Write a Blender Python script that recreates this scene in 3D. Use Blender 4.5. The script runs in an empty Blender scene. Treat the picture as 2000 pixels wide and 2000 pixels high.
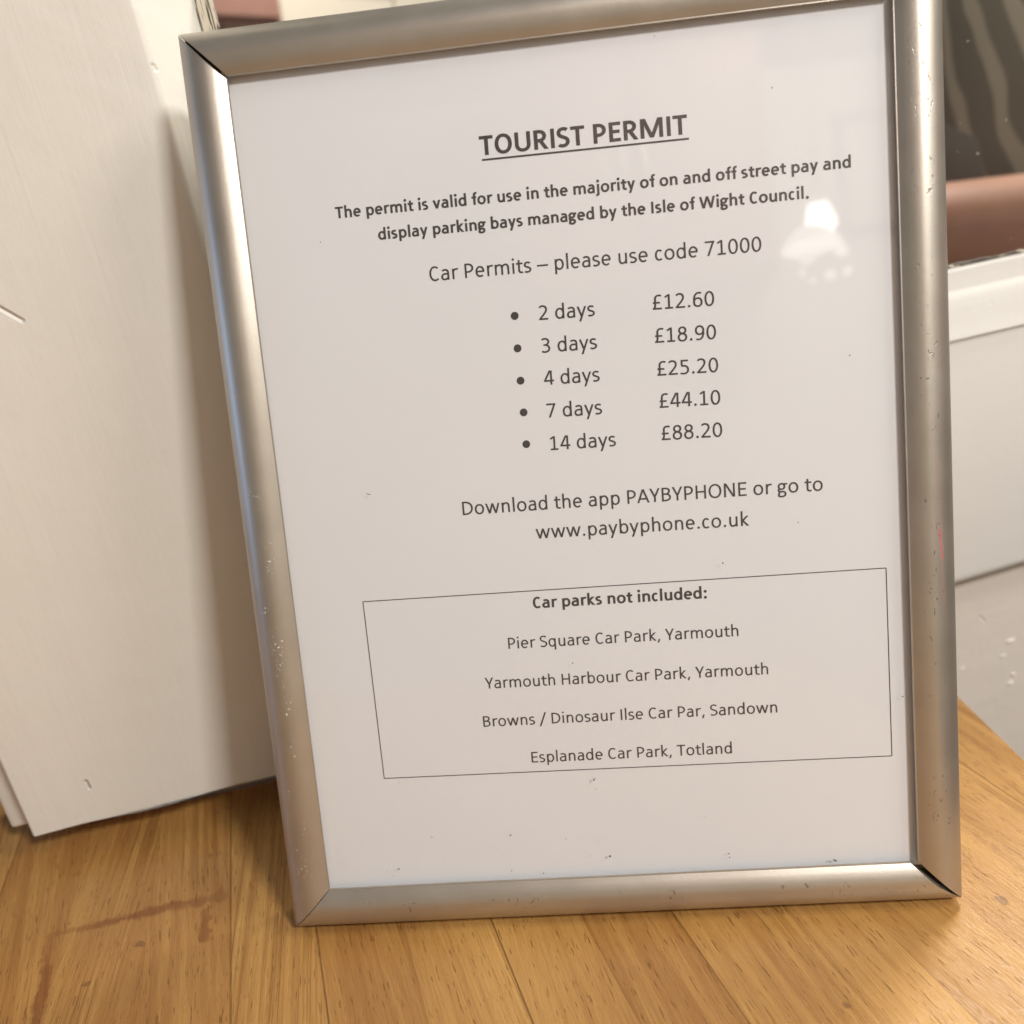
import bpy, math, random
from mathutils import Matrix, Vector, noise
random.seed(7)
sc = bpy.context.scene
COL = sc.collection

# ------------------------------------------------------------------ camera
cd = bpy.data.cameras.new('camera'); camera = bpy.data.objects.new('camera', cd); COL.objects.link(camera)
CAM = Vector((0.111847, -0.231571, 0.225406))
CR = ((0.993870, 0.080467, 0.075816), (0.046924, 0.313912, -0.948292), (-0.100106, 0.946036, 0.308212))
camera.matrix_world = Matrix.Translation(CAM) @ Matrix(CR).to_4x4()
cd.sensor_width = 36; cd.lens = 28.8; cd.clip_start = .01; cd.clip_end = 60
cd.dof.use_dof = True; cd.dof.focus_distance = .272; cd.dof.aperture_fstop = 8.5
sc.camera = camera

# ------------------------------------------------------------------ light
world = bpy.data.worlds.new('World'); sc.world = world; world.use_nodes = True
world.node_tree.nodes['Background'].inputs[0].default_value = (1.0, .95, .90, 1)
world.node_tree.nodes['Background'].inputs[1].default_value = .10
sc.view_settings.view_transform = 'Standard'; sc.view_settings.look = 'None'
sc.view_settings.exposure = 0.06; sc.view_settings.gamma = 1.0; sc.view_settings.use_curve_mapping = False

def lamp(name, loc, target, size, power, color, size_y=None):
    d = bpy.data.lights.new(name, 'AREA'); o = bpy.data.objects.new(name, d); COL.objects.link(o)
    d.energy = power; d.color = color; d.shape = 'RECTANGLE'; d.size = size; d.size_y = size_y or size
    o.location = loc
    o.rotation_euler = (Vector(target)-Vector(loc)).to_track_quat('-Z', 'Y').to_euler()
    return o
lamp('room_lamp', (.90, -.90, 1.12), (.10, .05, .15), .22, 16.5, (1.0, .975, .945))
lamp('side_lamp', (1.40, -.30, 1.46), (.30, .12, .1), .60, 14.0, (1.0, .935, .82))
lamp('rear_lamp', (.684, .674, 1.36), (.22, -.03, 0), .24, 12.8, (1.0, .955, .80))
lamp('daylight_window', (-1.25, -.35, .35), (0, .05, .15), .50, 2.2, (.42, .62, 1.0))
lamp('far_wall_fill', (.8, -1.4, 1.75), (.8, -2.4, .95), .6, 26.0, (1.0, .95, .87))  # added fill light, brightens the far wall and cupboard for the mirror

# ---- lettering: a humanist sans drawn as pen strokes (units: em) ----
XH, CH, AS, DS = .466, .634, .690, -.186
ADV = {' ':.226,'a':.479,'b':.525,'c':.423,'d':.525,'e':.498,'f':.305,'g':.471,'h':.525,'i':.229,'j':.239,'k':.455,'l':.229,
 'm':.799,'n':.525,'o':.527,'p':.525,'q':.525,'r':.349,'s':.391,'t':.335,'u':.525,'v':.452,'w':.715,'y':.453,
 'A':.579,'B':.544,'C':.533,'D':.615,'E':.488,'H':.623,'I':.252,'M':.855,'N':.646,'O':.662,'P':.517,'R':.543,'S':.459,
 'T':.487,'U':.642,'W':.890,'Y':.487,'.':.252,',':.250,':':.267,'/':.386,'-':.498,'L':.507}
ADVB = {' ':.226,'a':.494,'b':.537,'c':.418,'d':.537,'e':.503,'f':.316,'g':.474,'h':.537,'i':.246,'j':.255,'k':.480,'l':.246,
 'm':.813,'n':.537,'o':.538,'p':.537,'q':.537,'r':.355,'s':.399,'t':.347,'u':.537,'v':.473,'w':.745,'y':.474,
 'C':.529,'E':.488,'I':.267,'M':.874,'O':.676,'P':.532,'R':.563,'S':.473,'T':.495,'U':.653,'W':.906,'.':.267,':':.276,',':.258}

def quarter(p, q, first):
    """quarter of a slightly squarish ellipse from p to q, leaving horizontally ('H') or vertically ('V')"""
    out = []
    for i in range(1, 9):
        a = i/8*math.pi/2
        s, c = math.sin(a)**.94, math.cos(a)**.94
        if first == 'H': out.append((p[0]+(q[0]-p[0])*s, q[1]+(p[1]-q[1])*c))
        else: out.append((q[0]+(p[0]-q[0])*c, p[1]+(q[1]-p[1])*s))
    return out

def ring(cx, cy, rx, ry, a0, a1, n=40):
    pts = []
    for i in range(n+1):
        a = math.radians(a0+(a1-a0)*i/n)
        c, s = math.cos(a), math.sin(a)
        pts.append((cx+rx*math.copysign(abs(c)**.94, c), cy+ry*math.copysign(abs(s)**.94, s)))
    return pts

def bez(p0, p1, p2, p3, n=10):
    return [tuple((1-t)**3*a+3*(1-t)**2*t*b+3*(1-t)*t*t*c+t**3*d for a, b, c, d in zip(p0, p1, p2, p3)) for t in [i/n for i in range(n+1)]]

def chain(*segs):
    """points and bezier tails: ('L',x,y) ('H',x,y) ('V',x,y) ('C',6 numbers)"""
    pts = [segs[0]]
    for s in segs[1:]:
        p = pts[-1]
        if s[0] == 'L': pts.append((s[1], s[2]))
        elif s[0] in 'HV': pts += quarter(p, (s[1], s[2]), s[0])
        else: pts += bez(p, (s[1], s[2]), (s[3], s[4]), (s[5], s[6]))[1:]
    return pts

def glyph(ch, bold):
    """list of strokes: ('S', points) pen strokes, ('X', p, q) diagonals cut level at both ends, ('D', x, y, r) dots"""
    h, k = (.0655, .0545) if bold else (.0435, .0375)
    w = (ADVB if bold else ADV).get(ch) or ADV.get(ch, .507)
    sb, rb = (.058, .027) if bold else (.076, .043)
    l, r = sb+h, w-sb+.004-h
    lo, ro = rb+h, w-rb-h                    # centre lines of round sides
    t, b = XH-k+.012, k-.012                 # centre lines of round tops and bottoms
    T, B = CH-k+.012, k-.012
    m = w/2
    S, X, D = (lambda *p: ('S', list(p))), (lambda p, q: ('X', p, q)), (lambda x, y, rr: ('D', x, y, rr))
    C = lambda *s: ('S', chain(*s))
    st = lambda x, y0, y1: ('S', [(x, y0), (x, y1)])
    bar = lambda x0, x1, y: ('S', [(x0, y), (x1, y)])
    if ch == 'a':
        r = w-(.064 if bold else .074)-h+.008
        return [C((lo+.022, XH-.062), ('C', lo+.07, t+.006, m+.02, t+.016, m+.03, t), ('H', r, t-.13), ('L', r, 0)),
                C((r, .268), ('L', m-.01, .268), ('H', lo-.002, .135), ('V', m-.04, b), ('C', m+.05, b, r-.04, .06, r, .105))]
    if ch in 'bp':
        y0, y1 = (0, AS) if ch == 'b' else (DS, XH)
        return [st(l, y0, y1), ('S', ring((l+ro)/2, XH/2, (ro-l)/2, (t-b)/2, 0, 360))]
    if ch in 'dq':
        y0, y1 = (0, AS) if ch == 'd' else (DS, XH)
        return [st(r, y0, y1), ('S', ring((lo+r)/2, XH/2, (r-lo)/2, (t-b)/2, 0, 360))]
    if ch == 'c':
        return [('S', ring((lo+w-.022-h)/2+.012, XH/2, (w-.022-h-lo)/2+.012, (t-b)/2, 48, 312))]
    if ch == 'e':
        e = ring((lo+ro)/2, XH/2, (ro-lo)/2, (t-b)/2, 0, 312)
        return [('S', [(ro, XH/2-.004)]+e), bar(lo, ro+h*.6, XH/2+.006)]
    if ch == 'f':
        x = .112+h
        return [C((x, 0), ('L', x, AS-.13), ('V', x+.10, AS-k+.006), ('L', w+.012, AS-k+.002)), bar(.02, w-.02, XH-k-.008)]
    if ch == 'g':
        c = m-.03
        return [('S', ring(c, .315, .130, .115+.01*(not bold), 0, 360)), bar(c+.05, w-.008, XH-k-.004),
                C((c-.09, .215), ('C', c-.16, .16, c-.15, .085, c-.05, .078), ('L', c+.06, .072), ('H', w-.052-h, -.035),
                  ('V', c, DS+k-.004), ('H', rb+h-.012, -.085), ('C', lo-.01, -.02, lo+.02, .02, c-.09, .062))]
    if ch in 'hn':
        return [st(l, 0, AS if ch == 'h' else XH), C((l, XH-.20), ('V', m+.028, t), ('H', r, XH-.19), ('L', r, 0))]
    if ch == 'm':
        q = (l+r)/2
        return [st(l, 0, XH), C((l, XH-.20), ('V', l+(q-l)*.60, t), ('H', q, XH-.18), ('L', q, 0)),
                C((q, XH-.20), ('V', q+(r-q)*.60, t), ('H', r, XH-.18), ('L', r, 0))]
    if ch == 'u':
        return [st(r, 0, XH), C((r, .20), ('V', m-.028, b), ('H', l, .19), ('L', l, XH))]
    if ch == 'i': return [st(m, 0, XH), D(m, .622, h*1.22)]
    if ch == 'j': return [C((m+.01, XH), ('L', m+.01, -.07), ('V', m-.075, DS+k), ('L', m-.125, DS+k+.004)), D(m+.01, .622, h*1.22)]
    if ch == 'l': return [st(m, 0, AS)]
    if ch == 'k':
        return [st(l, 0, AS), X((l+.035, .245), (w-.035-h, XH)), X((w-.012-h, 0), (l+.035, .255))]
    if ch == 'o': return [('S', ring(m, XH/2, m-lo, (t-b)/2, 0, 360))]
    if ch == 'r': return [st(l, 0, XH), C((l, XH-.20), ('V', l+.155, t), ('C', l+.18, t, w-.02, t, w-.002, t-.008))]
    if ch in 'sS':
        H, tt = (XH, t) if ch == 's' else (CH, T)
        a, z = rb+h-.012, w-.030-h
        f = H/XH
        return [C((z-.012, H-.062*f), ('C', z-.07, tt+.012, m-.01, tt+.004, m-.01, tt), ('H', a, H*.735),
                  ('C', a, H*.56, m-.05, H*.55, m+.01, H*.50), ('C', z-.03, H*.43, z, H*.40, z, H*.275), ('V', m-.035, b),
                  ('C', m-.08, b, a+.03, b+.006, a-.002, .062*f))]
    if ch == 't':
        x = .100+h
        return [C((x, .575), ('L', x, .12), ('V', x+.10, b+.006), ('L', w-.016, b+.012)), bar(.018, w-.016, XH-k-.008)]
    if ch == 'v':
        a = h*1.03; return [X((.012+a, XH), (m, 0)), X((w-.012-a, XH), (m, 0))]
    if ch == 'w':
        a = h*.98; q = w*.295
        return [X((.020+a, XH), (q, 0)), X((m, XH), (q, 0)), X((m, XH), (w-q, 0)), X((w-.020-a, XH), (w-q, 0))]
    if ch == 'y':
        a = h*1.03; return [X((.012+a, XH), (m+.004, .0)), X((w-.012-a, XH), (m-.083, DS-.004))]
    if ch == 'T': return [bar(.010, w-.010, CH-k), st(m, 0, CH-k)]
    if ch == 'O': return [('S', ring(m, CH/2, m-.042-h, (T-B)/2, 0, 360, 56))]
    if ch == 'C':
        e = w-.028-h
        return [('S', ring((.046+h+e)/2+.025, CH/2, (e-.046-h)/2+.025, (T-B)/2, 50, 310))]
    if ch == 'U': return [C((l, CH), ('L', l, .22), ('V', m, b), ('H', w-l, .22), ('L', w-l, CH))]
    if ch == 'I': return [st(m, 0, CH)]
    if ch == 'L': return [st(l, 0, CH), bar(l, w-.03, k)]
    if ch == 'E': return [st(l, 0, CH), bar(l, w-.042, k), bar(l, w-.042, CH-k), bar(l, w-.072, CH*.515)]
    if ch == 'H': return [st(l, 0, CH), st(w-l, 0, CH), bar(l, w-l, CH*.515)]
    if ch == 'D':
        e = w-.042-h
        return [st(l, 0, CH), C((l, CH-k), ('L', l+.10, CH-k), ('H', e, CH/2), ('V', l+.10, k), ('L', l, k))]
    if ch in 'PR':
        e = w-.042-h if ch == 'P' else w-.075-h
        y = .262 if ch == 'P' else .292
        o = [st(l, 0, CH), C((l, CH-k), ('L', m-.04, CH-k), ('H', e, (CH-k+y)/2), ('V', m-.04, y), ('L', l, y))]
        if ch == 'R': o.append(X((w-.020-h*1.1, 0), (m-.015, .30)))
        return o
    if ch == 'B':
        e = w-.05-h
        return [st(l, 0, CH), C((l, CH-k), ('L', m-.02, CH-k), ('H', e-.03, CH*.76), ('V', m-.03, CH*.53), ('L', l, CH*.53)),
                C((l, CH*.53), ('L', m-.01, CH*.53), ('H', e, CH*.285), ('V', m-.03, k), ('L', l, k))]
    if ch == 'M':
        a = h*1.05
        return [st(l, 0, CH), st(w-l, 0, CH), X((l+a*.55, CH), (m, .012)), X((w-l-a*.55, CH), (m, .012))]
    if ch == 'N': return [st(l, 0, CH), st(w-l, 0, CH), X((l+.018, CH), (w-l-.018, 0))]
    if ch == 'A':
        a = h*1.05; return [X((.006+a, 0), (m, CH)), X((w-.006-a, 0), (m, CH)), bar(.14, w-.14, .185)]
    if ch == 'W':
        a = h*1.02; q = w*.275
        return [X((.014+a, CH), (q, 0)), X((m, CH), (q, 0)), X((m, CH), (w-q, 0)), X((w-.014-a, CH), (w-q, 0))]
    if ch == 'Y':
        a = h*1.05; return [X((.004+a, CH), (m, .235)), X((w-.004-a, CH), (m, .235)), st(m, 0, .25)]
    if ch == '.': return [D(m, .052, h*1.30)]
    if ch == ':': return [D(m, .052, h*1.25), D(m, .385, h*1.25)]
    if ch == ',': return [X((m+.026, .088), (m-.038, -.112))]
    if ch == '/': return [X((.350, AS), (.030, -.135))]
    if ch == '-': return [bar(.0, w, .252)]
    if ch == '0': return [('S', ring(m, CH/2, m-.042-h, (T-B)/2, 0, 360, 48))]
    if ch == '1': return [C((.085, .508), ('L', .245, .605)), st(.262, 0, CH), bar(.085, .435, k)]
    if ch == '2':
        return [C((.078, .545), ('C', .13, T+.01, .20, T+.006, .235, T), ('H', .378, .455), ('C', .378, .33, .20, .19, .085, k+.005), ('L', .105, k)), bar(.080, .452, k)]
    if ch == '3':
        return [C((.085, .565), ('C', .13, T, .19, T+.004, .23, T), ('H', .375, .478), ('V', .20, .335), ('L', .145, .335)),
                C((.20, .335), ('H', .400, .175), ('V', .21, b), ('C', .15, b, .10, .04, .068, .062))]
    if ch == '4': return [X((.300, CH), (.060, .175)), st(.352, 0, CH), bar(.030, .478, .180)]
    if ch == '5':
        return [C((.410, CH-k), ('L', .130, CH-k), ('L', .130, .375)), C((.118, .362), ('L', .22, .372), ('H', .405, .19), ('V', .21, b), ('C', .15, b, .10, .03, .075, .055))]
    if ch == '6':
        return [C((.405, .580), ('C', .30, T+.03, .092, T, .092, .29)), ('S', ring(.257, .200, .165, .200-b, 0, 360))]
    if ch == '9':
        return [C((.100, .050), ('C', .22, b-.03, .418, .02, .418, .36)), ('S', ring(.252, .432, .163, T-.432, 0, 360))]
    if ch == '7': return [bar(.045, .462, CH-k), X((.412, CH-k), (.175, 0))]
    if ch == '8':
        return [('S', ring(.2535, .478, .140, T-.478, 0, 360)), ('S', ring(.2535, .175, .166, .180-b, 0, 360))]
    if ch == 'P_': return []
    if ch == '£':
        return [bar(.055, .455, k), C((.100, k), ('C', .175, .10, .165, .20, .165, .30), ('L', .165, .46), ('V', .315, T), ('C', .36, T, .39, T-.005, .428, T-.028)), bar(.065, .375, .295)]
    return []

def stroke_mesh(V, F, items, bold, ox, oy, em, z):
    """append the strokes of one glyph as flat strips; each lies a hair above the one before"""
    h, k = (.0655, .0545) if bold else (.0435, .0375)
    for it in items:
        z += 2.5e-6
        base = len(V)
        if it[0] == 'D':
            n = 18
            for i in range(n):
                a = 2*math.pi*i/n
                V.append((ox+em*(it[1]+it[3]*math.cos(a)), oy+em*(it[2]+it[3]*math.sin(a)), z))
            F.append([base+i for i in range(n)])
        elif it[0] == 'X':
            (x0, y0), (x1, y1) = it[1], it[2]
            if y0 > y1: x0, y0, x1, y1 = x1, y1, x0, y0
            dx, dy = x1-x0, y1-y0
            L = math.hypot(dx, dy)
            hw = math.hypot(h*dy/L, k*dx/L)*L/dy*.99
            for x, y in ((x0-hw, y0), (x0+hw, y0), (x1+hw, y1), (x1-hw, y1)):
                V.append((ox+em*x, oy+em*y, z))
            F.append([base, base+1, base+2, base+3])
        else:
            P = [it[1][0]]
            for p in it[1][1:]:
                if math.hypot(p[0]-P[-1][0], p[1]-P[-1][1]) > 1e-5: P.append(p)
            n = len(P)
            closed = math.hypot(P[0][0]-P[-1][0], P[0][1]-P[-1][1]) < 1e-4
            for i in range(n):
                if closed:
                    a, c = P[(i-1) % (n-1)], P[(i+1) % (n-1)] if i < n-1 else P[1]
                    if i == n-1: a = P[n-2]
                    if i == 0: a = P[n-2]
                else:
                    a, c = P[max(i-1, 0)], P[min(i+1, n-1)]
                def unit(p, q):
                    d = math.hypot(q[0]-p[0], q[1]-p[1]) or 1
                    return ((q[0]-p[0])/d, (q[1]-p[1])/d)
                u1 = unit(a, P[i]) if a != P[i] else unit(P[i], c)
                u2 = unit(P[i], c) if c != P[i] else u1
                tx, ty = u1[0]+u2[0], u1[1]+u2[1]
                d = math.hypot(tx, ty) or 1
                tx, ty = tx/d, ty/d
                mit = min(1/max(.5, tx*u1[0]+ty*u1[1]), 1.5)
                px, py = -ty*h*mit, tx*k*mit
                V.append((ox+em*(P[i][0]+px), oy+em*(P[i][1]+py), z))
                V.append((ox+em*(P[i][0]-px), oy+em*(P[i][1]-py), z))
            for i in range(n-1):
                F.append([base+2*i, base+2*i+1, base+2*i+3, base+2*i+2])
    return z

def text_geometry(text, bold, em, z):
    """vertices in line space: baseline along +x from 0"""
    V, F, x = [], [], 0.0
    for ch in text:
        w = (ADVB if bold else ADV).get(ch) or ADV.get(ch, .507)
        stroke_mesh(V, F, glyph(ch, bold), bold, x, 0, em, z)
        x += w*em
    return V, F

# ------------------------------------------------------------------ helpers
def link(name, V, F, mat, parent=None, smooth=None, M=None):
    me = bpy.data.meshes.new(name); me.from_pydata(V, [], F); me.update()
    o = bpy.data.objects.new(name, me); COL.objects.link(o)
    if mat: me.materials.append(mat)
    if smooth is not None:
        for p in me.polygons: p.use_smooth = True
        me.set_sharp_from_angle(angle=math.radians(smooth))
    if M is not None: o.matrix_world = M
    if parent: o.parent = parent
    return o
def tag(o, label=None, cat=None, kind=None, group=None):
    if label: o['label'] = label
    if cat: o['category'] = cat
    if kind: o['kind'] = kind
    if group: o['group'] = group
    return o
def box(V, F, a, b):
    i = len(V)
    for z in (a[2], b[2]):
        for x, y in ((a[0], a[1]), (b[0], a[1]), (b[0], b[1]), (a[0], b[1])): V.append((x, y, z))
    for f in ((3, 2, 1, 0), (4, 5, 6, 7), (0, 1, 5, 4), (1, 2, 6, 5), (2, 3, 7, 6), (3, 0, 4, 7)): F.append([i+k for k in f])
def rbox(a, b, r=.002, seg=2):
    import bmesh
    bm = bmesh.new(); V, F = [], []; box(V, F, a, b)
    vs = [bm.verts.new(v) for v in V]
    for f in F: bm.faces.new([vs[i] for i in f])
    bmesh.ops.bevel(bm, geom=list(bm.edges), offset=r, segments=seg, profile=.5, affect='EDGES')
    bm.verts.index_update()
    out = [tuple(v.co) for v in bm.verts], [[v.index for v in f.verts] for f in bm.faces]
    bm.free(); return out

class Mat:
    """small wrapper round a node material"""
    def __init__(s, name):
        s.m = bpy.data.materials.new(name); s.m.use_nodes = True; s.t = s.m.node_tree; s.n = s.t.nodes
        s.p = s.n['Principled BSDF']; s.out = s.n['Material Output']
        s.co = s.n.new('ShaderNodeTexCoord').outputs['Object']
    def ln(s, a, b): s.t.links.new(a, b)
    def put(s, sock, v):
        if hasattr(v, 'is_output'): s.ln(v, sock)
        else: sock.default_value = v
    def mapping(s, scale=(1, 1, 1), rot=(0, 0, 0), loc=(0, 0, 0), co=None):
        n = s.n.new('ShaderNodeMapping'); s.ln(co or s.co, n.inputs[0])
        n.inputs['Scale'].default_value = scale; n.inputs['Rotation'].default_value = rot; n.inputs['Location'].default_value = loc
        return n.outputs[0]
    def noise(s, co, scale, detail=3, rough=.5, dist=0):
        n = s.n.new('ShaderNodeTexNoise'); s.ln(co, n.inputs['Vector'])
        n.inputs['Scale'].default_value = scale; n.inputs['Detail'].default_value = detail
        n.inputs['Roughness'].default_value = rough; n.inputs['Distortion'].default_value = dist
        return n.outputs['Fac']
    def math(s, op, a, b=0.0, c=0.0, clamp=False):
        n = s.n.new('ShaderNodeMath'); n.operation = op; n.use_clamp = clamp
        for i, v in enumerate((a, b, c)): s.put(n.inputs[i], v)
        return n.outputs[0]
    def step(s, v, a, b, lo=0.0, hi=1.0):
        n = s.n.new('ShaderNodeMapRange'); n.interpolation_type = 'SMOOTHSTEP'; s.ln(v, n.inputs[0])
        for i, q in enumerate((a, b, lo, hi)): n.inputs[1+i].default_value = q
        return n.outputs[0]
    def mix(s, f, a, b):
        n = s.n.new('ShaderNodeMix'); n.data_type = 'RGBA'
        s.put(n.inputs[0], f)
        for sock, v in ((n.inputs[6], a), (n.inputs[7], b)): s.put(sock, v if hasattr(v, 'is_output') else (*v, 1))
        return n.outputs[2]
    def xyz(s, co=None):
        n = s.n.new('ShaderNodeSeparateXYZ'); s.ln(co or s.co, n.inputs[0]); return n.outputs
    def vec(s, x, y, z):
        n = s.n.new('ShaderNodeCombineXYZ')
        for i, v in enumerate((x, y, z)): s.put(n.inputs[i], v)
        return n.outputs[0]
    def segment(s, x, y, a, b):
        """distance in the (x, y) plane to the segment a-b"""
        dx, dy = b[0]-a[0], b[1]-a[1]; L2 = dx*dx+dy*dy or 1e-9
        px, py = s.math('SUBTRACT', x, a[0]), s.math('SUBTRACT', y, a[1])
        t = s.math('DIVIDE', s.math('ADD', s.math('MULTIPLY', px, dx), s.math('MULTIPLY', py, dy)), L2, clamp=True)
        ex, ey = s.math('SUBTRACT', px, s.math('MULTIPLY', t, dx)), s.math('SUBTRACT', py, s.math('MULTIPLY', t, dy))
        return s.math('SQRT', s.math('ADD', s.math('MULTIPLY', ex, ex), s.math('MULTIPLY', ey, ey)))
    def union(s, *d):
        r = d[0]
        for q in d[1:]: r = s.math('MINIMUM', r, q)
        return r
    def bump(s, h, strength, dist, normal=None):
        n = s.n.new('ShaderNodeBump'); s.ln(h, n.inputs['Height'])
        n.inputs['Strength'].default_value = strength; n.inputs['Distance'].default_value = dist
        if normal: s.ln(normal, n.inputs['Normal'])
        return n.outputs[0]
    def set(s, **k):
        for a, v in k.items():
            s.put(s.p.inputs[a.replace('_', ' ')], (*v, 1) if isinstance(v, tuple) and len(v) == 3 else v)
        return s.m

# ------------------------------------------------------------------ materials
def paint(name, color, along, holes=(), bumpy=1.0, rough=.38, dirt=.0):
    """brush-painted woodwork; along = local axis of the brush strokes (0 x, 2 z)"""
    a = Mat(name); sc_ = [900, 900, 900]; sc_[along] = 26
    strokes = a.noise(a.mapping(tuple(sc_)), .22, 4, .6, .5)
    s2 = [330, 330, 330]; s2[along] = 9
    wide = a.noise(a.mapping(tuple(s2)), .12, 3, .5, .6)
    lump = a.noise(a.co, 46, 4, .55, .3)
    grit = a.step(a.noise(a.co, 420, 2, .5), .70, .80)
    h = a.math('ADD', a.math('MULTIPLY', strokes, .30), a.math('ADD', a.math('MULTIPLY', wide, .45), a.math('ADD', a.math('MULTIPLY', lump, .75), a.math('MULTIPLY', grit, .07))))
    x, _, z = a.xyz()
    for p, q, w, dep in holes:
        h = a.math('SUBTRACT', h, a.step(a.segment(x, z, p, q), 0, w, dep, 0))
    tone = a.noise(a.co, 14, 3, .6)
    c = a.mix(tone, tuple(v*.955 for v in color), tuple(min(1, v*1.02) for v in color))
    if dirt:
        spots = a.step(a.noise(a.mapping((60, 60, 60)), 1.4, 4, .65), .66, .74, 0, dirt)
        c = a.mix(spots, c, (.36, .30, .24))
    return a.set(Base_Color=c, Roughness=a.math('ADD', rough-.06, a.math('MULTIPLY', lump, .14)), Normal=a.bump(h, .55*bumpy, .0011))

def seg(ax, az, bx, bz, w, dep): return ((ax, az), (bx, bz), w, dep)
post_paint = paint('cream_gloss_paint', (.765, .738, .672), 2, [
    seg(.0277, .0185, .0279, .0150, .0010, 2.6), seg(.0560, .2140, .0660, .2040, .0012, 1.5),
    seg(.1338, .2780, .1342, .2768, .0012, .7)], dirt=.08)
rail_paint = paint('white_gloss_paint', (.77, .75, .71), 0, [seg(.489, .1285, .4895, .1285, .0006, .6)], .8, .52)
wall_paint = paint('beige_wall_paint', (.74, .675, .60), 0, [seg(.494, -.052, .497, -.056, .0012, .5)], 1.3, .5, .22)
room_paint = paint('pale_room_paint', (.78, .72, .62), 2, (), .3, .7)

def metal():
    a = Mat('brushed_silver'); x, y, z = a.xyz()
    fine = a.noise(a.mapping((1, 1, 1)), 900, 3, .6)
    smear = a.noise(a.co, 60, 4, .6)
    # pale rubbed specks low on the left rail, dark nicks along the others
    cell = a.noise(a.co, 1000, 2, .55)
    band = a.math('MULTIPLY', a.step(x, .0105, .0085), a.step(x, .0030, .0048))
    runy = a.math('MULTIPLY', a.step(y, .175, .135), a.step(y, .008, .035))
    clus = a.step(a.noise(a.mapping((1, .55, 1)), 95, 2, .5), .50, .62)
    pale = a.math('MULTIPLY', a.math('MULTIPLY', a.step(cell, .625, .67), clus), a.math('MULTIPLY', band, runy))
    nick = a.noise(a.mapping((700, 330, 300), rot=(0, 0, .5)), 1.0, 2, .5, 1.2)
    rx = a.math('MULTIPLY', a.step(x, .2205, .2225), a.step(x, .2290, .2270))
    ly_ = a.math('MULTIPLY', a.step(y, .0105, .0085), a.step(y, .0030, .0048))
    nclus = a.step(a.noise(a.co, 42, 2, .5), .42, .55)
    dark = a.math('MULTIPLY', a.math('MULTIPLY', a.step(nick, .65, .70), nclus), a.math('MAXIMUM', rx, ly_))
    red = a.step(a.math('ADD', a.segment(x, y, (.2268, .1278), (.2274, .1185)), a.math('MULTIPLY', a.noise(a.co, 300), .0006)), .0009, .0003, 0, .75)
    red = a.math('ADD', red, a.step(a.segment(x, y, (.2265, .150), (.2276, .105)), .0011, .0002, 0, .16), clamp=True)
    c = a.mix(a.step(smear, .35, .7), (.505, .462, .400), (.535, .492, .430))
    c = a.mix(a.math('MULTIPLY', pale, .9), c, (.88, .85, .80)); c = a.mix(a.math('MULTIPLY', dark, .8), c, (.16, .14, .12)); c = a.mix(red, c, (.60, .10, .11))
    ro = a.math('ADD', .38, a.math('MULTIPLY', smear, .08))
    ro = a.math('ADD', ro, a.math('MULTIPLY', pale, .4))
    h = a.math('ADD', a.math('MULTIPLY', fine, .22), a.math('SUBTRACT', a.math('MULTIPLY', pale, 1.0), a.math('MULTIPLY', dark, .5)))
    met = a.math('MULTIPLY', .84, a.math('SUBTRACT', 1.0, a.math('MAXIMUM', red, pale)))
    return a.set(Base_Color=c, Metallic=met, Roughness=ro, Specular_IOR_Level=.35, Normal=a.bump(h, .30, .0004))
silver = metal()

def simple(name, color, rough=.5, metallic=0.0, var=.06, scale=80, bump=.0):
    a = Mat(name); n = a.noise(a.co, scale, 4, .6)
    c = a.mix(n, tuple(v*(1-var) for v in color), tuple(min(1, v*(1+var)) for v in color))
    k = dict(Base_Color=c, Roughness=rough, Metallic=metallic)
    if bump: k['Normal'] = a.bump(n, bump, .001)
    return a.set(**k)
black_board = simple('black_card', (.035, .03, .028), .8)
def paper_mat():
    a = Mat('white_paper'); f = a.noise(a.co, 900, 3, .6); g = a.noise(a.co, 16, 3, .5)
    c = a.mix(a.math('ADD', a.math('MULTIPLY', f, .4), a.math('MULTIPLY', g, .6)), (.782, .788, .806), (.815, .820, .834))
    return a.set(Base_Color=c, Roughness=.85, Normal=a.bump(a.math('ADD', g, a.math('MULTIPLY', f, .05)), .12, .0012))
paper = paper_mat()
ink = simple('printed_ink', (.060, .050, .047), .7, 0, .18, 700)
speck = simple('dust', (.13, .11, .10), .9)

def pane_mat():
    a = Mat('clear_sheet')
    tr = a.n.new('ShaderNodeBsdfTransparent'); gl = a.n.new('ShaderNodeBsdfGlossy'); mx = a.n.new('ShaderNodeMixShader')
    tr.inputs[0].default_value = (.99, .99, .99, 1)
    g = a.n.new('ShaderNodeNewGeometry'); dt = a.n.new('ShaderNodeVectorMath'); dt.operation = 'DOT_PRODUCT'; a.ln(g.outputs['Incoming'], dt.inputs[0]); a.ln(g.outputs['Normal'], dt.inputs[1])
    cosv = a.math('ABSOLUTE', dt.outputs['Value'])
    fr = a.math('ADD', .022, a.math('MULTIPLY', .5, a.math('POWER', a.math('SUBTRACT', 1.0, cosv, clamp=True), 5.0)))
    smear = a.noise(a.co, 30, 4, .6)
    a.ln(a.math('ADD', .018, a.math('MULTIPLY', smear, .03)), gl.inputs['Roughness'])
    a.ln(a.bump(a.noise(a.co, 24, 2, .5), .05, .0010), gl.inputs['Normal'])
    a.ln(fr, mx.inputs[0]); a.ln(tr.outputs[0], mx.inputs[1]); a.ln(gl.outputs[0], mx.inputs[2]); a.ln(mx.outputs[0], a.out.inputs[0])
    return a.m
clear = pane_mat()

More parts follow.
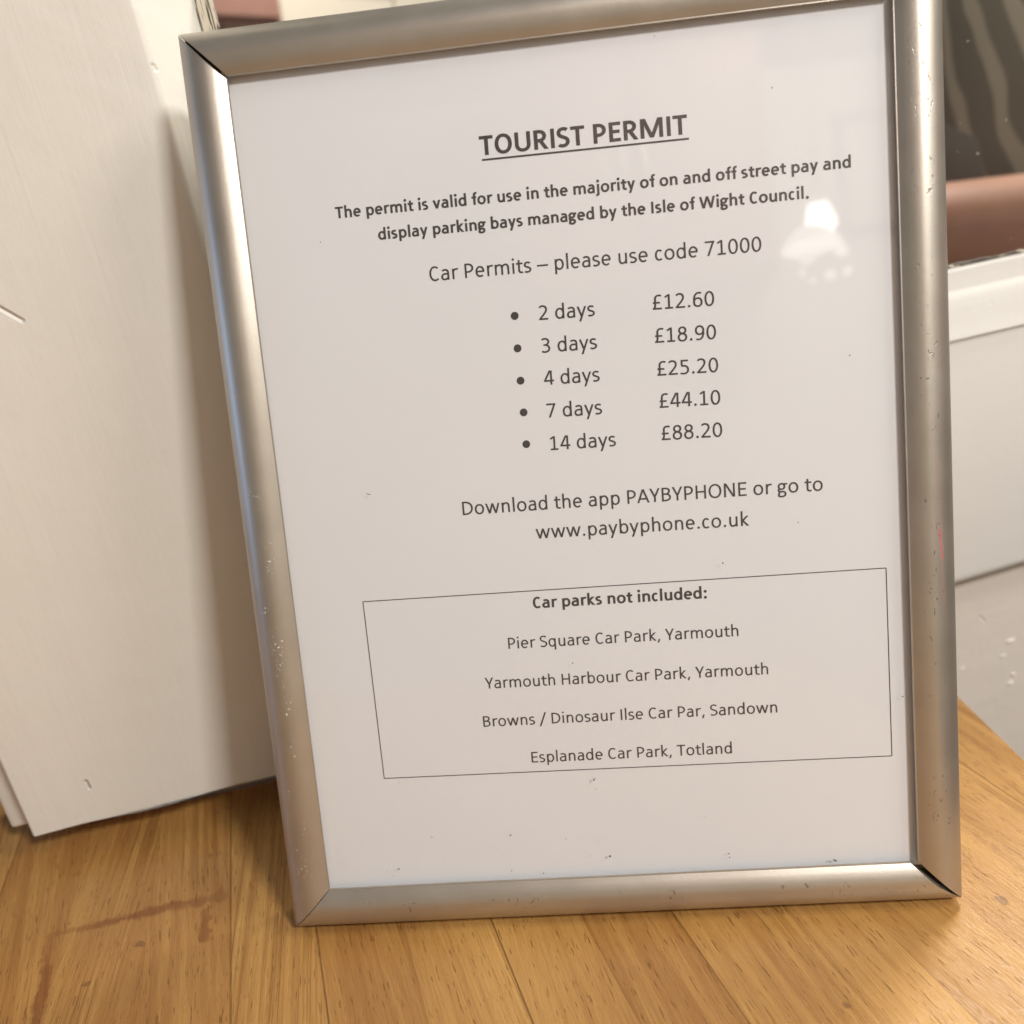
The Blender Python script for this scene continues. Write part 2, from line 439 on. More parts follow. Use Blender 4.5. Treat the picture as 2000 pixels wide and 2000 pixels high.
def mirror_mat():
    a = Mat('old_mirror'); x, y, z = a.xyz()
    st = a.noise(a.mapping((420, 420, 60)), 1.0, 3, .6, .6)
    sb = a.noise(a.mapping((75, 420, 420)), 1.0, 3, .6, .6)
    # the silvering has gone along the left and the bottom edge
    le = a.math('ADD', a.math('SUBTRACT', x, .1518), a.math('MULTIPLY', a.math('SUBTRACT', st, .5), .0055))
    be = a.math('ADD', a.math('SUBTRACT', z, .1482), a.math('MULTIPLY', a.math('SUBTRACT', sb, .5), .0026))
    lost = a.math('MAXIMUM', a.step(le, .0066, .0054), a.step(be, .0020, .0010))
    streak = a.step(a.noise(a.mapping((1300, 400, 50)), 1.0, 2, .5, .5), .50, .60)
    bs = a.step(a.noise(a.mapping((130, 400, 400)), 1.0, 2, .5, .3), .36, .44)
    bottom = a.step(be, .0024, .0016)
    dark = a.math('ADD', a.math('MULTIPLY', streak, a.math('SUBTRACT', 1.0, bottom)), a.math('MULTIPLY', bs, bottom), clamp=True)
    c = a.mix(dark, (.62, .56, .44), (.055, .04, .028))
    dust = a.step(a.noise(a.co, 260, 2, .5), .74, .80, 0, .55)
    c = a.mix(lost, (.80, .79, .76), c); c = a.mix(dust, c, (.75, .72, .68))
    lost2 = a.math('MAXIMUM', lost, dust)
    return a.set(Base_Color=c, Metallic=a.math('SUBTRACT', 1.0, lost2), Roughness=a.math('ADD', .015, a.math('MULTIPLY', lost2, .4)))
mirror_glass = mirror_mat()

def wood():
    a = Mat('oiled_wood'); x, y, z = a.xyz(); W_ = .0302
    u = a.math('DIVIDE', a.math('ADD', x, .0244), W_)
    idn = a.math('FLOOR', u); fr = a.math('FRACT', u)
    wn = a.n.new('ShaderNodeTexWhiteNoise'); wn.noise_dimensions = '1D'; a.ln(idn, wn.inputs['W']); rnd = wn.outputs['Value']
    wn2 = a.n.new('ShaderNodeTexWhiteNoise'); wn2.noise_dimensions = '1D'; a.ln(a.math('ADD', idn, 51.3), wn2.inputs['W']); rnd2 = wn2.outputs['Value']
    lean = a.math('ADD', x, a.math('MULTIPLY', y, a.math('MULTIPLY', a.math('SUBTRACT', rnd2, .5), .22)))
    gx = a.math('ADD', lean, a.math('MULTIPLY', rnd, 3.1)); gy = a.math('ADD', y, a.math('MULTIPLY', rnd2, 5.7))
    co = a.vec(gx, gy, z)
    warp = a.noise(a.mapping((22, 5, 22), co=co), 1.0, 3, .5)
    broad = a.noise(a.mapping((95, 6, 95), co=co), 1.0, 4, .6, .8)
    fibre = a.noise(a.mapping((900, 26, 900), co=co), 1.0, 4, .65, .3)
    fine = a.noise(a.mapping((2600, 75, 2600), co=co), 1.0, 3, .6)
    pore = a.step(a.noise(a.mapping((1500, 130, 1500), co=co), 1.0, 2, .5), .645, .70)
    ring = a.n.new('ShaderNodeTexWave'); ring.bands_direction = 'X'; a.ln(a.mapping((1, .05, 1), co=co), ring.inputs['Vector'])
    ring.inputs['Scale'].default_value = 70; ring.inputs['Distortion'].default_value = 9.0; ring.inputs['Detail'].default_value = 3; ring.inputs['Detail Scale'].default_value = 2.2
    v = a.math('ADD', a.math('MULTIPLY', broad, .62), a.math('ADD', a.math('MULTIPLY', fibre, .34), a.math('MULTIPLY', ring.outputs['Fac'], .04)))
    v = a.math('ADD', v, a.math('MULTIPLY', a.math('SUBTRACT', rnd, .5), .16))
    v = a.math('ADD', v, a.math('MULTIPLY', a.math('SUBTRACT', warp, .5), .20))
    c = a.mix(a.step(v, .22, .78), (.345, .153, .040), (.600, .333, .100))
    line_ = a.noise(a.mapping((620, 5, 620), co=co), 1.0, 3, .6, .25); mask = a.step(a.noise(a.mapping((28, 7, 28), co=co), 1.0, 2, .5), .46, .62)
    lines = a.math('MULTIPLY', a.step(line_, .52, .62), mask)
    c = a.mix(a.math('MULTIPLY', lines, .42), c, (.27, .105, .022))
    c = a.mix(a.math('MULTIPLY', a.math('MULTIPLY', a.step(line_, .46, .38), mask), .35), c, (.66, .39, .12))
    c = a.mix(a.math('MULTIPLY', a.step(fine, .45, .75), .30), c, (.30, .125, .028))
    c = a.mix(a.math('MULTIPLY', pore, .62), c, (.16, .065, .018))
    sid = a.math('FLOOR', a.math('ADD', u, .5))
    wn3 = a.n.new('ShaderNodeTexWhiteNoise'); wn3.noise_dimensions = '1D'; a.ln(a.math('ADD', sid, 17.7), wn3.inputs['W'])
    own = a.math('MAXIMUM', a.step(wn3.outputs['Value'], .55, .9, .10, .75), a.step(a.math('ABSOLUTE', a.math('SUBTRACT', sid, .5)), .6, .7, .75, 0))
    seam = a.math('MULTIPLY', a.step(a.math('MINIMUM', fr, a.math('SUBTRACT', 1.0, fr)), .015, .003), a.math('MULTIPLY', own, a.step(broad, .30, .62, .45, 1.0)))
    c = a.mix(seam, c, (.15, .06, .016))
    # the dried brown tide mark left of the frame
    g = a.n.new('ShaderNodeNewGeometry'); wx, wy, wz = a.xyz(g.outputs['Position'])
    wob = a.noise(a.co, 130, 4, .65); wob2 = a.noise(a.co, 45, 2, .5)
    sg = lambda p, q, k: a.math('MULTIPLY', a.segment(wx, wy, p, q), k)
    d = a.union(sg((-.0955, .0045), (-.0800, .0080), 1.0), sg((-.0800, .0080), (-.0629, .0131), .95), sg((-.0629, .0131), (-.0380, .0195), .75),
                sg((-.0405, .0131), (-.0385, .0040), 1.15), sg((-.0385, .0040), (-.0366, -.0018), .75), sg((-.0975, .0025), (-.0876, -.0171), 1.05), sg((-.0876, -.0171), (-.0797, -.0354), 1.1))
    d = a.math('ADD', d, a.math('MULTIPLY', a.math('SUBTRACT', wob, .5), .0085))
    st = a.math('MULTIPLY', a.step(d, .0027, .0006), a.step(wob2, .28, .62, .35, .78))
    inside = a.math('MULTIPLY', a.step(a.segment(wx, wy, (-.064, -.002), (-.058, -.035)), .030, .018, 0, .17), 1.0)
    c = a.mix(inside, c, (.26, .10, .028)); c = a.mix(st, c, (.21, .070, .018))
    dots = a.step(a.noise(a.co, 85, 2, .5), .745, .775, 0, .6)
    c = a.mix(dots, c, (.15, .065, .022))
    ro = a.math('ADD', .17, a.math('MULTIPLY', fibre, .24))
    h = a.math('ADD', a.math('MULTIPLY', fibre, .6), a.math('SUBTRACT', a.math('SUBTRACT', a.math('MULTIPLY', fine, .45), a.math('MULTIPLY', lines, .45)), a.math('ADD', a.math('MULTIPLY', pore, .5), a.math('MULTIPLY', seam, 1.2))))
    return a.set(Base_Color=c, Roughness=ro, Normal=a.bump(h, .60, .0006))
oak = wood()

# ------------------------------------------------------------------ the table and the wall behind
Vv = Vector((-.07439184, -.01649503, .99709266)); Wv = Vector((.95340847, .29196228, .07596259)); Nv = Vector((.29236645, -.95628758, .00599311))
P0 = Vector((-.12697451, .04410334, .009))
WALL = Matrix(((Wv.x, -Nv.x, Vv.x, P0.x), (Wv.y, -Nv.y, Vv.y, P0.y), (Wv.z, -Nv.z, Vv.z, P0.z), (0, 0, 0, 1)))   # x along the wall, y into it, z up it
TOP = -.0039
def wall_line(x, depth):     # y on the table where the wall stands `depth` behind the post's face
    return P0.y + (-(depth) - (x-P0.x)*Nv.x - (TOP-P0.z)*Nv.z)/Nv.y
th = math.radians(21); TM = Matrix.Rotation(th, 4, 'Z'); TI = TM.inverted()
ex = lambda y: .2909+.0703*(.1287-y)     # right-hand edge of the table top
yb = wall_line(.287, .0215)
outline = [(-.75, -.60), (ex(-.60), -.60), (ex(yb), yb), (-.118, wall_line(-.118, .0215)), (-.118, .40), (-.75, .40)]
V, F = [], []
ins = .0015
NP = len(outline); cx, cy = -.2, -.1
for z, k in ((TOP-.032, 0), (TOP-.0015, 0), (TOP-.0005, .35), (TOP, 1)):
    for x, y in outline:
        dx, dy = cx-x, cy-y; d = math.hypot(dx, dy)
        V.append(tuple(TI @ Vector((x+dx/d*ins*k*1.6, y+dy/d*ins*k*1.6, z))))
for j in range(3):
    for i in range(NP): F.append([j*NP+i, j*NP+(i+1) % NP, j*NP+NP+(i+1) % NP, j*NP+NP+i])
F += [list(range(NP))[::-1], [3*NP+i for i in range(NP)]]
table = link('wooden_tabletop', V, F, oak, M=TM)
tag(table, 'oiled golden wooden counter top of glued staves with a brown stain', 'counter top')

V, F = [], []; box(V, F, (.1530, .0245, -.9), (1.3, .05, .1470)); box(V, F, (-.004, .0345, -.9), (.1528, .05, .60))
wall = link('wall', V, F, wall_paint, M=WALL); tag(wall, kind='structure')
def blob(x, z, rx, rz, t, seed):
    V, F, n, m = [], [], 14, 5; rr = random.Random(seed); ph = rr.random()*6
    for j in range(m+1):
        a = j/m*math.pi/2
        for i in range(n):
            q = 2*math.pi*i/n; k = math.cos(a)*(1+.22*math.sin(2*q+ph)+.12*math.sin(3*q+2*ph))
            V.append((x+rx*k*math.cos(q), .0245-t*math.sin(a), z+rz*k*math.sin(q)))
    for j in range(m):
        for i in range(n): F.append([j*n+i, j*n+(i+1) % n, j*n+n+(i+1) % n, j*n+n+i])
    return V, F
drip_paint = simple('white_drip_paint', (.80, .75, .69), .35)
for q in ((.5153, -.0745, .0030, .0014, .0010), (.5101, -.0832, .0024, .0009, .0006), (.4817, -.0829, .0020, .0009, .0006), (.5160, -.1037, .0030, .0012, .0010), (.5177, -.0979, .0022, .0010, .0007)):
    V, F = blob(*q, seed=q[0]*1000); d = link('paint_drip', V, F, drip_paint, wall, 60)

# post: a painted board with a splayed right-hand edge, a second board behind it
def extrude(profile, a, b, axis, n=1, foot=None, wob=0):
    """profile of (u, v) pairs swept along an axis; axis 'z': (x, y) profile, axis 'x': (y, z) profile"""
    V, F, m = [], [], len(profile)
    for j in range(n+1):
        t = a+(b-a)*j/n
        for u, v in profile:
            if axis == 'z':
                z = t + (foot(u) if foot and j == 0 else 0)
                e = wob*noise.noise(Vector((t*38, u*12, 3.1))) if wob and .10 < u < .16 else 0
                V.append((u+e, v, z))
            else: V.append((t, u, v))
    for j in range(n):
        for i in range(m): F.append([j*m+i, j*m+(i+1) % m, j*m+m+(i+1) % m, j*m+m+i])
    F += [list(range(m))[::-1], [n*m+i for i in range(m)]]
    return V, F
post = bpy.data.objects.new('window_post', None); COL.objects.link(post); post.matrix_world = WALL
tag(post, 'cream painted wooden post with a dented face, left of the silver frame', 'post')
arc = lambda cx, cy, r, a0, a1, n=6: [(cx+r*math.cos(math.radians(a0+(a1-a0)*i/n)), cy+r*math.sin(math.radians(a0+(a1-a0)*i/n))) for i in range(n+1)]
prof = [(.0, .0115)] + arc(.0016, .0016, .0016, 180, 270) + [(.02+.0105*i, 0) for i in range(11)] + arc(.1318, .0035, .0035, 270, 325) + [(.1395, .0086), (.1455, .0160)] + [(.1515, .0238), (.1515, .0300), (.0100, .0300)]
V, F = extrude(prof, 0, .62, 'z', 90, lambda u: -.054*u+.0009*math.sin(u*95)*max(0, min(1, u*30)), .0011)
face = link('face_board', V, F, post_paint, post, 40)
V, F = rbox((-.0125, .0120, -.0012), (.0098, .0330, .62), .0022, 3)
link('backing_board', V, F, post_paint, post, 40)

# wall mirror: old glass over a moulded white rail
mir = bpy.data.objects.new('wall_mirror', None); COL.objects.link(mir); mir.matrix_world = WALL
tag(mir, 'old mirror with worn silvering at its edges, behind the silver frame', 'mirror')
V, F = [], []; box(V, F, (.1520, .0240, .1482), (1.0, .0244, .305)); link('mirror_glass', V, F, mirror_glass, mir)
V, F = [], []; box(V, F, (.1535, .0248, .1475), (.998, .034, .3046)); link('backing_board', V, F, rail_paint, mir)
pr = [(.0242, .1480), (.0182, .1480), (.0176, .1474), (.0174, .1460), (.0170, .1385), (.0167, .1374), (.0158, .1366), (.0147, .1340), (.0134, .1280), (.0122, .1225), (.0112, .1185),
      (.0104, .1163), (.0102, .1154), (.0106, .1147), (.0116, .1143), (.0118, .1130), (.0105, .1000), (.0105, -.0140), (.0110, -.0165), (.0125, -.0180), (.0243, -.0182)]
V, F = extrude(pr, .1530, 1.0, 'x', 40); link('bottom_rail', V, F, rail_paint, mir, 35)

# ------------------------------------------------------------------ the silver snap frame
FW, FH, PW = .232, .3036, .01449
LEAN = Matrix(((1, 0, 0, 0), (0, .18725980, -.98231042, 0), (0, .98231042, .18725980, 0), (0, 0, 0, 1)))
frame = bpy.data.objects.new('picture_frame', None); COL.objects.link(frame); frame.matrix_world = LEAN
tag(frame, 'scuffed silver metal frame leaning back, holding the printed permit notice', 'picture frame')
ctrl = [(-.0011, -.0012), (-.0008, .0001), (.0002, .0013), (.0015, .0024), (.0033, .0034), (.0055, .0040), (.0076, .0041), (.0096, .0037), (.0114, .0030), (.0129, .0022), (.0136, .0018)]
def smooth_line(c, n=5):
    out = []
    for i in range(len(c)-1):
        p0, p1, p2, p3 = c[max(i-1, 0)], c[i], c[i+1], c[min(i+2, len(c)-1)]
        for j in range(n):
            t = j/n
            out.append(tuple(.5*(2*b+(c_-a_)*t+(2*a_-5*b+4*c_-d_)*t*t+(3*b-a_-3*c_+d_)*t**3) for a_, b, c_, d_ in zip(p0, p1, p2, p3)))
    return out+[c[-1]]
crown = smooth_line(ctrl) + [(.01390, .0018), (.01400, .0016), (.01400, .0013), (.01390, .0011), (.01375, .0010), (.01370, .0009), (.0110, .0009), (.0110, -.0006), (.0110, -.0046), (.0110, -.0130), (.0002, -.0140), (-.0011, -.0140)]
def gap(corner, s):
    t = s/PW
    if corner == 'TL': return .0003+.0017*max(0, math.sin(math.pi*min(1, t*.93)))**.8*(.35+.65*t)
    if corner == 'BR': return .0002+.0026*max(0, min(1, (t-.02)*2.4))
    return .00018
def rail(side):
    L = FW if side in ('top', 'bottom') else FH
    ca, cb = {'bottom': ('BL', 'BR'), 'top': ('x', 'x'), 'left': ('BL', 'TL'), 'right': ('x', 'x')}[side]
    V, F, m, n = [], [], len(crown), 30
    for j in range(n+1):
        for s, z in crown:
            a = s+(gap(ca, s) if ca != 'x' else .0001); b = L-s-(gap(cb, s) if cb != 'x' else .0001)
            t = a+(b-a)*j/n
            bow = .00022*noise.noise(Vector((t*22, {'bottom': 1, 'top': 4, 'left': 8, 'right': 12}[side], 0)))*(.4 if s < .001 else 1)
            V.append({'bottom': (t, s, z+bow), 'top': (t, FH-s, z+bow), 'left': (s, t, z+bow), 'right': (FW-s, t, z+bow)}[side])
    for j in range(n):
        for i in range(m): F.append([j*m+i, j*m+m+i, j*m+m+(i+1) % m, j*m+(i+1) % m])
    F += [list(range(m)), [n*m+i for i in range(m)][::-1]]
    if side in ('bottom', 'right'): pass
    o = link('frame_rail', V, F, silver, frame, 38)
    import bmesh
    bm = bmesh.new(); bm.from_mesh(o.data); bmesh.ops.recalc_face_normals(bm, faces=bm.faces); bm.to_mesh(o.data); bm.free()
    o.data.set_sharp_from_angle(angle=math.radians(38))
    return o
for s_ in ('bottom', 'top', 'left', 'right'): rail(s_)
V, F = [], []; box(V, F, (.0006, .0006, -.0044), (FW-.0006, FH-.0006, -.0016)); link('backing_board', V, F, black_board, frame)
V, F = [], []; box(V, F, (.0108, .0108, .0000), (FW-.0108, FH-.0108, .0007)); pane = link('clear_cover', V, F, clear, frame)
V, F = [], []
rr = random.Random(3)
def fleck(x, y, r, stretch=1.0, a=0.0):
    i, n = len(V), 9
    for k in range(n):
        q = 2*math.pi*k/n; e = r*(1+.35*rr.uniform(-1, 1)); px, py = e*stretch*math.cos(q), e*math.sin(q)
        V.append((x+px*math.cos(a)-py*math.sin(a), y+px*math.sin(a)+py*math.cos(a), .00078))
    F.append([i+k for k in range(n)])
for x, y, r, s_, a_ in ((.03956, .01972, .00033, 1, 0), (.11451, .0207, .00034, 1.3, 1), (.15518, .01952, .00022, 1.8, .4), (.15545, .01818, .00020, 1, 0), (.11114, .04913, .00028, 2.2, 1),
    (.19094, .0152, .00028, 2.4, -.4), (.18382, .13303, .00018, 1, 0), (.15903, .12145, .00022, 1.6, -.8), (.10705, .09096, .00020, 1.4, -.3), (.20209, .18494, .00022, 1.3, 1), (.08052, .03037, .00026, 1.5, .5),
    (.09084, .01555, .00022, 1, 0), (.18203, .26736, .00024, 1, 0), (.04377, .15394, .00015, 5, -.3), (.03738, .23654, .00020, 1, 0), (.21504, .07201, .00022, 1.6, 0), (.05262, .03111, .00018, 1.5, 2),
    (.07968, .01709, .00020, 1, 0), (.14775, .28634, .00018, 1, 0), (.1880, .0148, .00020, 1.5, .6)): fleck(x, y, r, s_, a_)
for k in range(18): fleck(.02+.19*rr.random(), .016+.05*rr.random()**1.6, rr.uniform(.00006, .00013), rr.uniform(1, 2.5), rr.uniform(0, 3))
tag(link('dust_specks', V, F, speck, pane), kind='stuff')

# ------------------------------------------------------------------ the printed notice
notice = bpy.data.objects.new('printed_notice', None); COL.objects.link(notice); notice.matrix_world = LEAN
tag(notice, 'white printed tourist permit price notice inside the silver frame', 'notice')
V, F = [], []; box(V, F, (.0112, .0112, -.0012), (FW-.0112, FH-.0112, -.0010)); link('paper_sheet', V, F, paper, notice)
Z0 = -.00094
def line(name, text, bold, x, y, em, deg):
    V, F = text_geometry(text, bold, em, 0)
    c, s = math.cos(math.radians(deg)), math.sin(math.radians(deg))
    return link(name, [(x+a*c-b*s, y+a*s+b*c, Z0+d) for a, b, d in V], F, ink, notice)
def rule(V, F, p, q, w, z):
    dx, dy = q[0]-p[0], q[1]-p[1]; d = math.hypot(dx, dy); nx, ny = -dy/d*w/2, dx/d*w/2; i = len(V)
    V += [(p[0]+nx, p[1]+ny, z), (p[0]-nx, p[1]-ny, z), (q[0]-nx, q[1]-ny, z), (q[0]+nx, q[1]+ny, z)]; F.append([i, i+1, i+2, i+3])
hd = line('heading', 'TOURIST PERMIT', True, .09116, .25793, .00922, -.56)
V, F = [], []; rule(V, F, (.09173, .25655), (.15656, .25592), .00058, Z0); link('underline', V, F, ink, hd)
for args in (
    ('printed_line', 'The permit is valid for use in the majority of on and off street pay and', 1, .04275, .2437, .00563, -.58),
    ('printed_line', 'display parking bays managed by the Isle of Wight Council.', 1, .05585, .23565, .00561, -.58),
    ('printed_line', 'Car Permits - please use code 71000', 0, .07102, .22104, .00714, -.66),
    ('printed_line', '2 days', 0, .10523, .20538, .00716, -1.15), ('printed_line', '3 days', 0, .1051, .19498, .00719, -1.22), ('printed_line', '4 days', 0, .10523, .18457, .00716, -1.22),
    ('printed_line', '7 days', 0, .10505, .17394, .00722, -1.22), ('printed_line', '14 days', 0, .10514, .16322, .0072, -1.25),
    ('printed_price', '£12.60', 0, .14159, .20511, .00721, -1.6), ('printed_price', '£18.90', 0, .14163, .19466, .00719, -1.6), ('printed_price', '£25.20', 0, .14165, .18417, .00721, -1.5),
    ('printed_price', '£44.10', 0, .14167, .17383, .00723, -1.5), ('printed_price', '£88.20', 0, .14163, .16334, .00726, -1.4),
    ('printed_line', 'Download the app PAYBYPHONE or go to', 0, .07404, .14407, .00713, -.7), ('printed_line', 'www.paybyphone.co.uk', 0, .09826, .13415, .00713, -.95),
    ('printed_line', 'Car parks not included:', 1, .09507, .11043, .00613, -.75), ('printed_line', 'Pier Square Car Park, Yarmouth', 0, .08525, .09692, .00613, -.72),
    ('printed_line', 'Yarmouth Harbour Car Park, Yarmouth', 0, .07643, .08339, .00611, -.78), ('printed_line', 'Browns / Dinosaur Ilse Car Par, Sandown', 0, .07406, .06972, .00611, -.69),
    ('printed_line', 'Esplanade Car Park, Totland', 0, .08965, .05574, .00613, -.64)): line(*args)
for x, y in ((.09772, .2075), (.09773, .19713), (.09779, .1867), (.09789, .17636), (.09785, .16591)):
    n = 24; V = [(x+.00128*math.cos(2*math.pi*i/n), y+.00128*math.sin(2*math.pi*i/n), Z0) for i in range(n)]
    link('bullet_point', V, [list(range(n))], ink, notice)
bx = [(.03724, .11704), (.21168, .11545), (.21157, .05083), (.03759, .05303)]
V, F = [], []
for i in range(4): rule(V, F, bx[i], bx[(i+1) % 4], .00030, Z0+i*3e-6)
link('box_border', V, F, ink, notice)

# ------------------------------------------------------------------ what the mirror and the cover sheet reflect
V, F = [], []; box(V, F, (-3.2, -2.45, -.9), (3.2, -2.40, 1.7)); rw = link('wall', V, F, room_paint); tag(rw, kind='structure')

# a person in a striped top stands to the right of the counter, one forearm held across the body
def limb_mesh(name, joints, edges, mat, parent, levels=2):
    me = bpy.data.meshes.new(name); me.from_pydata([j[0] for j in joints], edges, []); me.update()
    o = bpy.data.objects.new(name, me); COL.objects.link(o)
    sk = o.modifiers.new('skin', 'SKIN'); sk.use_smooth_shade = True
    if not me.skin_vertices: me.skin_vertices.new(name='')
    for v, j in zip(me.skin_vertices[0].data, joints):
        r = j[1]; v.radius = (r, r) if isinstance(r, float) else r
    me.skin_vertices[0].data[0].use_root = True
    ss = o.modifiers.new('sub', 'SUBSURF'); ss.levels = ss.render_levels = levels
    me.materials.append(mat)
    o.parent = parent
    return o
skin = simple('warm_skin', (.56, .31, .225), .5, 0, .12, 30)
def stripes():
    a = Mat('striped_cloth'); x, y, z = a.xyz()
    wob = a.noise(a.mapping((6, 6, 3)), 1.0, 3, .5)
    t = a.math('ADD', a.math('MULTIPLY', a.math('ADD', a.math('MULTIPLY', y, -1.0), a.math('MULTIPLY', z, -.30)), 42.0), a.math('MULTIPLY', wob, 3.0))
    f = a.math('ABSOLUTE', a.math('SUBTRACT', a.math('FRACT', t), .5))
    s = a.step(f, .27, .37)
    c = a.mix(s, (.15, .128, .108), (.30, .262, .215))
    return a.set(Base_Color=c, Roughness=.9)
cloth = stripes()
person = bpy.data.objects.new('person', None); COL.objects.link(person); person.location = (.86, -.13, -1.03)
tag(person, 'person in a dark striped top with one forearm across the body, seen in the mirror', 'person')
zb = .9
J = [((0, 0, zb+.05), (.10, .13)), ((0, 0, zb+.22), (.075, .10)), ((0, 0, zb+.42), (.075, .105)), ((0, 0, zb+.52), (.055, .08)), ((0, 0, zb+.60), .05), ((-.01, 0, zb+.70), (.085, .072)), ((-.01, 0, zb+.80), (.07, .06)),
     ((0, .19, zb+.50), .045), ((-.02, .26, zb+.42), .042), ((-.140, .27, zb+.330), .046), ((-.158, .10, zb+.335), .043), ((-.165, -.03, zb+.340), .039), ((-.165, -.10, zb+.340), (.024, .040)),
     ((0, -.19, zb+.50), .055), ((.02, -.24, zb+.24), .045), ((-.02, -.25, zb+.0), .034), ((-.03, -.25, zb-.08), .025), ((-.03, -.25, zb-.13), (.034, .018)),
     ((0, .09, zb-.06), .085), ((0, .095, zb-.42), .058), ((0, .10, zb-.83), .042), ((-.12, .10, zb-.87), .034), ((0, -.09, zb-.06), .085), ((0, -.095, zb-.42), .058), ((0, -.10, zb-.83), .042), ((-.12, -.10, zb-.87), .034)]
E_ = [(0, 1), (1, 2), (2, 3), (3, 4), (4, 5), (5, 6), (3, 7), (7, 8), (8, 9), (9, 10), (10, 11), (11, 12), (3, 13), (13, 14), (14, 15), (15, 16), (16, 17), (0, 18), (18, 19), (19, 20), (20, 21), (0, 22), (22, 23), (23, 24), (24, 25)]
for base, org, dirn, up in ((12, Vector((-.165, -.10, zb+.340)), Vector((0, -1, -.05)), Vector((0, 0, 1))), (17, Vector((-.03, -.25, zb-.13)), Vector((0, 0, -1)), Vector((-1, 0, 0)))):
    for k, (off, ln_) in enumerate(((.026, .066), (.009, .074), (-.009, .070), (-.025, .056))):
        p = org+dirn*.035+up*off; i = len(J)
        J += [(tuple(p), .0085), (tuple(p+dirn*ln_*.5+Vector((-.004, 0, 0))), .0078), (tuple(p+dirn*ln_+Vector((.006, 0, 0))), .0065)]
        E_ += [(base, i), (i, i+1), (i+1, i+2)]
    p = org+up*.034; i = len(J)
    J += [(tuple(p+dirn*.004), .0105), (tuple(p+dirn*.036+up*.018), .0085)]; E_ += [(base, i), (i, i+1)]
limb_mesh('body', J, E_, skin, person)
S = [((0, 0, zb+.00), (.115, .150)), ((0, 0, zb+.22), (.112, .140)), ((0, 0, zb+.44), (.130, .178)), ((0, 0, zb+.56), (.090, .130)), ((0, -.20, zb+.50), .070), ((.012, -.235, zb+.36), .064)]
limb_mesh('striped_top', S, [(0, 1), (1, 2), (2, 3), (3, 4), (4, 5)], cloth, person)
dark_cloth = simple('dark_cloth', (.125, .108, .10), .9, 0, .25, 14)
limb_mesh('sleeve', [((0, .16, zb+.52), .072), ((-.015, .25, zb+.42), .068), ((-.10, .262, zb+.352), .060), ((-.135, .19, zb+.338), .054)], [(0, 1), (1, 2), (2, 3)], dark_cloth, person)
limb_mesh('vest_front', [((-.055, .10, zb+.38), (.075, .10)), ((-.055, -.02, zb+.375), (.078, .10)), ((-.04, -.10, zb+.37), (.07, .10))], [(0, 1), (1, 2)], dark_cloth, person)
hair_m = simple('dark_hair', (.05, .032, .02), .6)
limb_mesh('hair', [((.02, 0, zb+.86), (.055, .05)), ((.035, 0, zb+.79), (.085, .078)), ((.045, 0, zb+.68), (.06, .06))], [(0, 1), (1, 2)], hair_m, person)

# a brown cupboard against the far wall
cb = bpy.data.objects.new('cupboard', None); COL.objects.link(cb); cb.location = (.36, -2.23, .905)
tag(cb, 'reddish brown wall cupboard hung on the far wall, seen in the mirror', 'cupboard')
cw = simple('red_brown_wood', (.42, .23, .185), .5, 0, .2, 12)
V, F = rbox((-.395, -.168, 0), (.405, .15, .75), .006); link('carcass', V, F, cw, cb, 40)
for x0 in (-.385, .010):
    V, F = rbox((x0, .152, .012), (x0+.385, .170, .735), .005); d_ = link('door', V, F, cw, cb, 40)
    V, F = rbox((x0+(.350 if x0 < -.1 else .02), .172, .30), (x0+(.365 if x0 < -.1 else .035), .195, .42), .004); link('handle', V, F, silver, d_, 40)
wp = bpy.data.objects.new('wall_picture', None); COL.objects.link(wp); wp.location = (1.16, -2.395, 1.10)
tag(wp, 'dark wooden picture frame on the far cream wall beside the brown cupboard', 'picture')
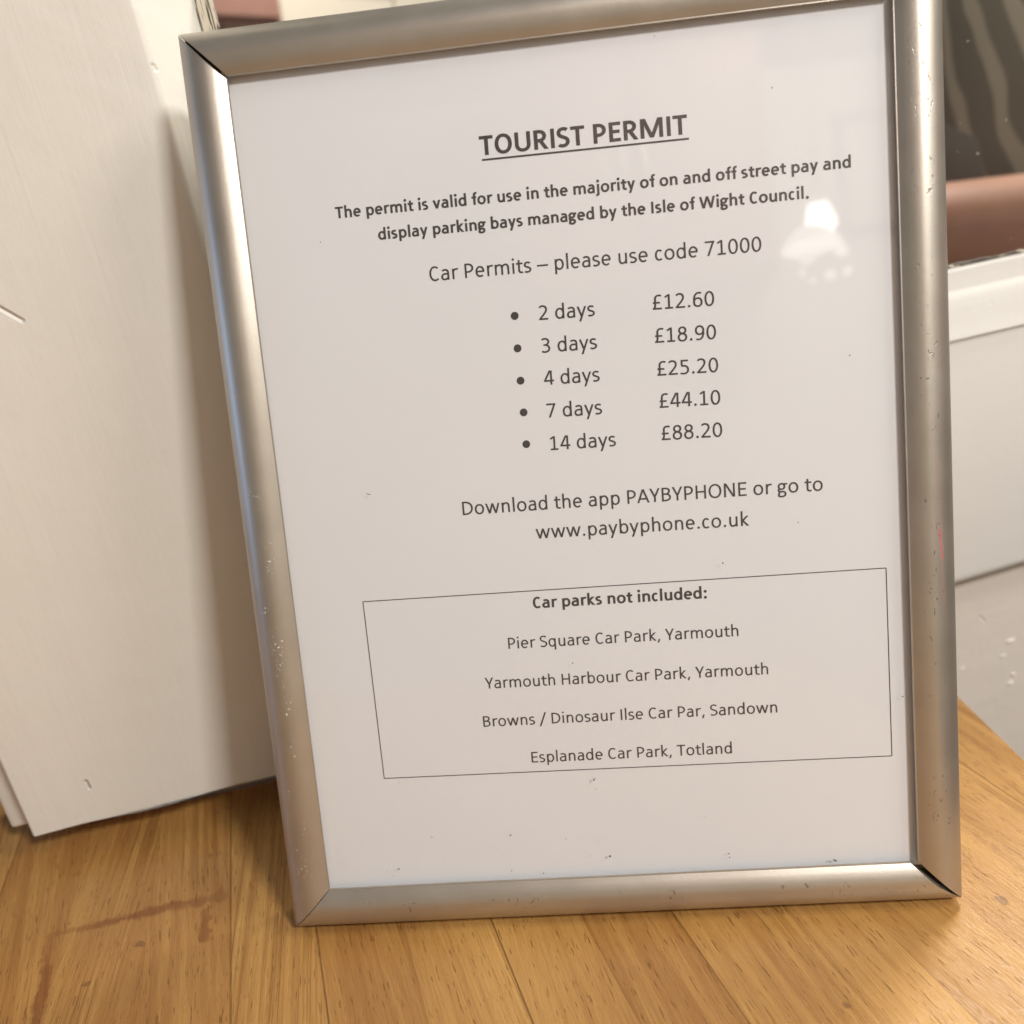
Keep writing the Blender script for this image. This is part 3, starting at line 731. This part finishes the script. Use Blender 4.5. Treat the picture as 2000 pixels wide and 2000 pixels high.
dk = simple('dark_wood', (.07, .065, .06), .5, 0, .2, 12)
V, F = rbox((-.11, 0, 0), (.11, .02, .40), .004); link('frame_board', V, F, dk, wp, 40)
V, F = [], []; box(V, F, (-.08, .0205, .03), (.08, .023, .37)); link('picture_sheet', V, F, room_paint, wp)

# hanging lamp in front of the counter: it makes the small bright reflection on the cover sheet
def emit(name, color, power):
    a = Mat(name); return a.set(Base_Color=(.8, .78, .72), Emission_Color=color, Emission_Strength=power)
lit = emit('lit_bulb', (1.0, .95, .88), 16.0); glowing = emit('glowing_shade', (1.0, .94, .89), 4.2)
def lathe(prof, c, n=32):
    V, F = [], []
    for r, z in prof:
        for i in range(n): V.append((c[0]+r*math.cos(2*math.pi*i/n), c[1]+r*math.sin(2*math.pi*i/n), c[2]+z))
    for j in range(len(prof)-1):
        for i in range(n): F.append([j*n+i, j*n+(i+1) % n, j*n+n+(i+1) % n, j*n+n+i])
    return V, F
pl = bpy.data.objects.new('pendant_lamp', None); COL.objects.link(pl); pl.location = (0.3971, -0.5809, 0.4656); pl.scale = (.66, .66, .66)
tag(pl, 'small lit pendant lamp with a glass shade and drops, reflected in the cover sheet', 'lamp')
V, F = lathe([(.0001, .022), (.018, .022), (.026, -.012), (.022, -.018), (.0001, -.018)], (0, 0, 0)); link('bulb_holder', V, F, lit, pl, 40)
V, F = lathe([(.026, -.020), (.037, -.031), (.047, -.046), (.045, -.048), (.035, -.033), (.024, -.022)], (-.018, 0, 0)); link('lamp_shade', V, F, glowing, pl, 40)
for x, y, z, r in ((-.028, .01, -.064, .013), (.024, .012, -.062, .011), (-.036, 0, -.086, .006), (.000, .02, -.100, .009), (.032, .004, -.092, .008), (-.018, -.01, -.098, .005)):
    V, F = lathe([(.0001, r), (r*.7, r*.7), (r, 0), (r*.7, -r*.7), (.0001, -r)], (x, y, z), 14); link('glass_drop', V, F, glowing, pl, 60)
V, F = lathe([(.0025, .022), (.0025, 1.6)], (0, 0, 0), 10); link('cord', V, F, room_paint, pl, 40)
